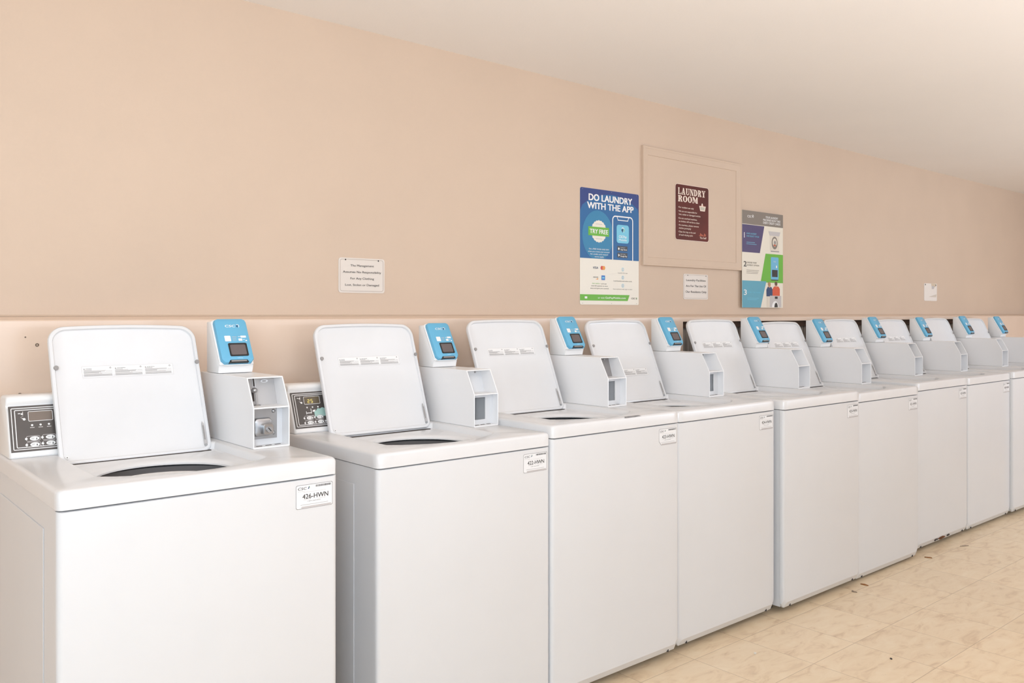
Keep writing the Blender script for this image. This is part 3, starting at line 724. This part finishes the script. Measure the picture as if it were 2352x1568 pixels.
for t, v, u in (('For resident use only', .41, .54), ('We are not responsible for', .48, .64), ('lost, stolen or damaged articles', .535, .74), ('Do not overload machines,', .605, .64), ('as clothes will not be as clean', .66, .71), ('As courtesy, please remove', .725, .69), ('clothes promptly', .78, .46), ('Clean lint trap at the end', .845, .59), ('of each drying cycle', .90, .51)):
    s.text(t, .105*W_s, u*W_s, H_s*(1-v)-.0055, .0085, M_cr2, 2, .012)
    if t[0].isupper(): s.disc(.09*W_s, H_s*(1-v)-.001, .0013, M_cr2, 2, 8)
s.text('The Staff', .72*W_s, .92*W_s, H_s*(1-.945), .010, M_cr2, 2, .02)
s.ring(.80*W_s, H_s*.60, .022, .003, M_or, 2, 50, 130, 8); s.disc(.795*W_s, H_s*.672, .0062, M_cr2, 2, 14, rz=.009); s.poly([(.795*W_s-.004, H_s*.662), (.795*W_s+.004, H_s*.662), (.795*W_s, H_s*.632)], M_cr2, 2)
s.poly([(.735*W_s, H_s*.56), (.875*W_s, H_s*.56), (.905*W_s, H_s*.652), (.705*W_s, H_s*.652)], M_cr2, 2); s.poly([(.752*W_s, H_s*.578), (.858*W_s, H_s*.578), (.878*W_s, H_s*.635), (.732*W_s, H_s*.635)], mat('print_greygreen', (196, 190, 172), .5), 3)
for k in range(7): s.rect(W_s*(.70+.03*k), W_s*(.722+.03*k), H_s*.105, H_s*(.118+.012*((k*3) % 4)), M_or, 2)
place('laundry_room_sign', s, 3.503, 1.633, YW-.0058, 'dark brown LAUNDRY ROOM rules sign mounted on the framed panel', 'sign')

# tall blue poster
M_pb = mat('poster_blue', (34, 100, 156), .5); M_pbd = mat('poster_deep_blue', (42, 62, 126), .5); M_pbl = mat('poster_mid_blue', (50, 130, 172), .5); M_pc = mat('poster_cream', (232, 224, 208), .35)
M_ic = mat('poster_icon_blue', (108, 192, 218), .35); M_bk = mat('poster_black', (24, 24, 28), .35); M_red = mat('card_red', (206, 60, 40), .4); M_org = mat('card_orange', (232, 150, 50), .4); M_amx = mat('card_blue', (40, 110, 190), .4)
w, h = .411, .546; s = Sheet(w, h); s.slab(M_pc, .002, .008); V = lambda v: h*(1-v)
top = [p for p in rrect(0, w, 0, h, .008)]
s.poly([(0, V(.602)), (w, V(.602)), (w, h-.008), (w-.003, h-.002), (w-.008, h), (.008, h), (.002, h-.003), (0, h-.008)], M_pbd, 1)
big = [(0, V(.602)), (w, V(.602)), (w, V(.34))]
for k in range(15):
    a = math.radians(18+k*8.6); big.append((w*.52+.31*math.cos(a), V(.52)+.265*math.sin(a)))
big = [(min(max(x, 0), w), z) for x, z in big]+[(0, V(.20))]
s.poly(big, M_pb, 2)
cc = [(.29*w+.105*math.cos(2*PI*i/36), V(.40)+.118*math.sin(2*PI*i/36)) for i in range(36)]
s.poly([(x, max(z, V(.602))) for x, z in cc], M_pbl, 3)
s.text('DO LAUNDRY', .14*w, .875*w, V(.102), .0305, M_pw, 4, .06); s.text('WITH THE APP', .115*w, .90*w, V(.172), .0295, M_pw, 4, .06)
s.disc(.305*w, V(.365), .052, M_pc, 4, 96, wav=.0016, k=20); s.rect(.13*w, .475*w, V(.405), V(.328), M_green, 5); s.text('TRY FREE', .155*w, .455*w, V(.385), .0205, M_pw, 6, .045)
s.rect(.25*w, .36*w, V(.305), V(.300), M_inkl, 5); s.rect(.25*w, .36*w, V(.432), V(.427), M_inkl, 5)
# phone outline
px0, px1 = .53*w, .895*w
for r0, r1 in ((0, .006),):
    for i in range(10):
        for cx, a0 in ((px0+.022, 90), (px1-.022, 0)):
            A, B = math.radians(a0+9*i), math.radians(a0+9*(i+1)); cz = V(.212)-.022
            s.poly([(cx+.022*math.cos(A), cz+.022*math.sin(A)), (cx+.022*math.cos(B), cz+.022*math.sin(B)), (cx+.016*math.cos(B), cz+.016*math.sin(B)), (cx+.016*math.cos(A), cz+.016*math.sin(A))], M_pw, 4)
s.rect(px0, px0+.006, V(.602), V(.212)-.022, M_pw, 4); s.rect(px1-.006, px1, V(.602), V(.212)-.022, M_pw, 4); s.rect(px0+.022, px1-.022, V(.212)-.006, V(.212), M_pw, 4)
n0, n1 = .61*w, .82*w
s.poly([(n0, V(.212)-.005), (n0+.004, V(.212)-.005), (n0+.010, V(.25)), (n0+.006, V(.25))], M_pw, 4); s.poly([(n1-.004, V(.212)-.005), (n1, V(.212)-.005), (n1-.006, V(.25)), (n1-.010, V(.25))], M_pw, 4); s.rect(n0+.006, n1-.006, V(.25)-.002, V(.25)+.002, M_pw, 4)
s.rect(.605*w, .820*w, V(.452), V(.290), M_ic, 4, .014); emblem(s, .712*w, V(.335), .013, M_pw, M_navy, 5); s.ring(.716*w, V(.337), .010, .003, M_green, 5, -40, 60, 6)
s.text('CSCPay', .645*w, .780*w, V(.405), .012, M_pw, 5, .02); s.text('Mobile', .645*w, .780*w, V(.432), .010, M_pw, 5)
for v0, t1, t2 in ((.478, 'Download on the', 'App Store'), (.537, 'GET IT ON', 'Google Play')):
    s.rect(.618*w, .795*w, V(v0+.044), V(v0), M_bk, 4, .002); s.text(t1, .672*w, .755*w, V(v0+.016), .0032, M_pw, 5); s.text(t2, .672*w, .785*w, V(v0+.036), .0068, M_pw, 5, .02)
s.disc(.643*w, V(.502), .0052, M_pw, 5, 14, rz=.006); s.poly([(.635*w, V(.572)), (.635*w, V(.547)), (.662*w, V(.5595))], M_pw, 5)
for t, v, a, c in (('Get a FREE WASH AND DRY', .525, .14, .475), ('when you create your account', .547, .125, .485), ('for credit card reward', .569, .165, .455), ('terms apply', .590, .235, .385)): s.text(t, a*w, c*w, V(v), .0062, M_pw, 5, .012)
s.text('VISA', .205*w, .295*w, V(.690), .0105, M_navy, 2, .015, .15); s.disc(.358*w, V(.680), .0098, M_red, 2); s.disc(.388*w, V(.680), .0098, M_org, 3)
s.text('DISCOVER', .215*w, .295*w, V(.767), .005, M_ink, 2, .01); s.poly([(.25*w, V(.782)), (.295*w, V(.782)), (.295*w, V(.770))], M_org, 2); s.rect(.350*w, .410*w, V(.785), V(.745), M_amx, 2); s.rect(.362*w, .398*w, V(.772), V(.758), M_ic, 3)
s.text('PAY SAFELY', .20*w, .33*w, V(.822), .0052, M_green, 2); s.text('and use', .345*w, .435*w, V(.822), .0052, M_ink, 2)
s.text('auto-fill options to save', .18*w, .455*w, V(.842), .0052, M_ink, 2); s.text('time and give you control', .165*w, .47*w, V(.863), .0052, M_ink, 2)
for k, (t, a, c) in enumerate((('Launch the app', .63, .80), ('Load laundry and select cycle', .555, .875), ('Scan machine with app to start', .545, .88))):
    v = .685+.072*k; s.ring(.715*w, V(v), .0085, .002, M_ic, 2, n=18); s.ctext('123'[k], .715*w, V(v)-.0035, .007, M_amx, 2); s.text(t, a*w, c*w, V(v+.036), .0052, M_inkg if k != 1 else M_ink, 2)
s.poly([(0, V(.965)), (.80*w, V(.965)), (.835*w, V(.912)), (0, V(.912))], M_green, 1); s.text('or visit', .29*w, .40*w, V(.947), .0082, M_pw, 2); s.text('GetPayMobile.com', .415*w, .765*w, V(.947), .0088, M_pw, 2, .02); s.rect(.075*w, .115*w, V(.948), V(.930), M_pw, 2)
s.text('CSC', .865*w, .935*w, V(.948), .0078, M_ink, 2, .015); emblem(s, .957*w, V(.942), .0052, M_green, M_ink, 2)
for u in (.04, .52, .96): s.disc(u*w, V(.988), .0018, M_inkg, 2, 8); s.disc(u*w, V(.012), .0018, M_inkg, 2, 8)
place('app_poster', s, 2.812, 1.293, YW-.0022, 'tall blue and cream poster headed DO LAUNDRY WITH THE APP', 'poster')

# three-step payment poster
M_hd = mat('poster_grey', (128, 118, 108), .35); M_pur = mat('poster_purple', (72, 60, 106), .35); M_te = mat('poster_teal', (88, 162, 184), .35); M_sk = mat('print_skin', (206, 160, 130), .5); M_hair = mat('print_hair', (96, 66, 46), .5); M_ora = mat('print_orange_red', (214, 84, 44), .5)
w, h = .413, .547; s = Sheet(w, h); s.slab(M_pc, .002, .003); V = lambda v: h*(1-v)
s.rect(0, w, V(.140), h, M_hd, 1, 0); s.text('CSC', .12*w, .22*w, V(.070), .0125, M_pw, 2, .02, .1); emblem(s, .25*w, V(.055), .009, M_pw, M_pw, 2)
for t, v, a, c in (('YOUR LAUNDRY', .057, .56, .87), ('MACHINES NOW TAKE', .087, .50, .93), ('DEBIT/ CREDIT CARDS', .117, .50, .93)): s.text(t, a*w, c*w, V(v), .0125, M_pw, 2, .02)
s.poly([(0, V(.430)), (.42*w, V(.430)), (.53*w, V(.145)), (0, V(.145))], M_pur, 1); s.poly([(.44*w, V(.735)), (w, V(.735)), (w, V(.43)), (.56*w, V(.43))], M_green, 1); s.poly([(0, V(1)), (.44*w, V(1)), (.58*w, V(.722)), (0, V(.722))], M_te, 1)
s.text('1', .045*w, None, V(.282), .030, M_pw, 2, .03); s.text('2', .035*w, .10*w, V(.578), .030, M_ink, 2, .02); s.text('3', .04*w, .105*w, V(.870), .030, M_pw, 2, .02)
s.text('LOAD LAUNDRY', .10*w, .34*w, V(.243), .0085, M_ic, 2, .012); s.text('AND SELECT CYCLE', .10*w, .40*w, V(.270), .0085, M_ic, 2, .012)
s.text('CHOOSE YOUR', .10*w, .34*w, V(.543), .0085, M_hd, 2, .006); s.text('PAYMENT OPTION', .10*w, .40*w, V(.570), .0085, M_hd, 2, .006); s.text('BEGIN THE WASH', .12*w, .44*w, V(.850), .0085, M_ic, 2, .012)
for v in (.325, .342): s.rect(.10*w, (.30 if v < .33 else .34)*w, V(v+.004), V(v), M_ic, 2)
for v, c in ((.612, .40), (.628, .38), (.643, .37)): s.rect(.10*w, c*w, V(v+.004), V(v), M_hd, 2)
for v in (.900, .916): s.rect(.12*w, (.40 if v < .91 else .35)*w, V(v+.004), V(v), M_ic, 2)
M_iw = mat('print_offwhite', (222, 212, 196), .4)
s.rect(.675*w, .90*w, V(.395), V(.235), M_iw, 2); s.poly([(.63*w, V(.19)), (.93*w, V(.19)), (.905*w, V(.235)), (.665*w, V(.235))], M_inkl, 2); s.rect(.69*w, .90*w, V(.405), V(.395), M_inkg, 2)
s.disc(.785*w, V(.31), .031, M_hd, 3, rz=.037); s.disc(.785*w, V(.305), .022, M_iw, 4, rz=.024); s.disc(.79*w, V(.305), .011, M_inkg, 5); s.disc(.785*w, V(.335), .014, M_or, 5, rz=.006)
s.rect(.69*w, .885*w, V(.700), V(.462), M_blue, 2, .008); s.rect(.72*w, .86*w, V(.672), V(.597), M_bk, 3); s.rect(.70*w, .875*w, V(.710), V(.700), M_bk, 2); s.text('CSC', .755*w, .82*w, V(.515), .006, M_pw, 3); s.rect(.82*w, .845*w, V(.575), V(.55), M_pw, 3)
def figure(cx, top, col, hair, hw):
    s.disc(cx, V(top+.022), .013, M_sk, 3, rz=.017); s.disc(cx-.002, V(top+.014), .014, hair, 4, rz=.012)
    s.poly([(cx-.6*hw, V(top+.145)), (cx+.62*hw, V(top+.145)), (cx+hw*.62, V(top+.07)), (cx+.4*hw, V(top+.045)), (cx-.35*hw, V(top+.045)), (cx-hw*.62, V(top+.075))], col, 2)
figure(.655*w, .735, M_navy, mat('print_blond', (176, 136, 90), .5), .050); figure(.825*w, .728, M_ora, M_hair, .062)
s.rect(.60*w, .665*w, V(.995), V(.875), M_iw, 2); s.rect(.665*w, .955*w, V(.995), V(.872), M_inkl, 3); s.rect(.79*w, .86*w, V(.905), V(.880), M_bk, 4)
cl = [(.80*w+.034*math.cos(PI*i/12), V(.995)+.036*math.sin(PI*i/12)) for i in range(13)]; s.poly(cl, M_pw, 4); cl = [(.82*w+.018*math.cos(PI*i/12), V(.995)+.027*math.sin(PI*i/12)) for i in range(13)]; s.poly(cl, M_ink, 5)
place('payment_poster', s, 4.078, 1.285, YW-.0175, 'three-step poster with grey header, purple, green and teal blocks', 'poster')

# screw anchors left in the lower wall
M_anch = mat('anchor_metal', (120, 104, 88), .5, metal=.4)
for k, (x, z, r) in enumerate(((.547, 1.162, .0048), (.5175, 1.1845, .0020), (.504, 1.024, .0052))):
    b = MB(); b.lathe([(r, 0), (r, .0018), (r*.5, .0018), (r*.45, .0002)], (0, 0), M_anch, 14)
    o = obj('wall_anchor', b.mesh('wall_anchor'), None, (x, YL+.0001, z), (PI/2, 0, 0))
    tag(o, ['round metal anchor in the lower wall left of the nearest lid', 'pin-sized hole plug just left above the round anchor', 'round anchor just above the nearest washer console'][k], 'wall anchor')

# scraps on the floor
M_scr1 = mat('paper_scrap', (236, 228, 216), .7); M_leaf = mat('dry_leaf', (150, 96, 48), .8); M_lint = mat('lint', (150, 130, 112), .9)
def scrap(name, x, y, a, c, m, label, cat, seed):
    r = random.Random(seed); n = 9; b = MB()
    A = [(a*(.6+.5*r.random())*math.cos(2*PI*i/n), c*(.6+.5*r.random())*math.sin(2*PI*i/n)) for i in range(n)]
    b.loft([[(p, q, 0) for p, q in A], [(p*.9, q*.9, .002+.002*r.random()) for p, q in A]], m, True, True)
    tag(obj(name, b.mesh(name), None, (x, y, .0003), (0, 0, r.random()*3)), label, cat)
scrap('paper_scrap', 2.72, 1.80, .009, .006, M_scr1, 'tiny white paper scrap on the floor below 424-HWN', 'scrap', 1)
scrap('dry_leaf', 3.790, 1.925, .020, .007, M_leaf, 'orange-brown leaf bit by the foot between 425-HWN and its right neighbour', 'leaf', 2)
scrap('lint_clump', 3.66, 1.91, .016, .008, M_lint, 'grey lint clump under the right front of 425-HWN', 'lint', 3)
scrap('dry_leaf', 4.46, 1.93, .022, .006, M_leaf, 'brown leaf bit at the corner left of the rust-chipped washer', 'leaf', 4)
scrap('dry_leaf', 4.83, 1.90, .028, .005, M_lint, 'dull brown leaf strip in front of the rust-chipped washer', 'leaf', 5)
scrap('debris_speck', 3.05, 1.45, .006, .004, M_seam_shade, 'small dark speck out on the open floor tiles', 'speck', 6)
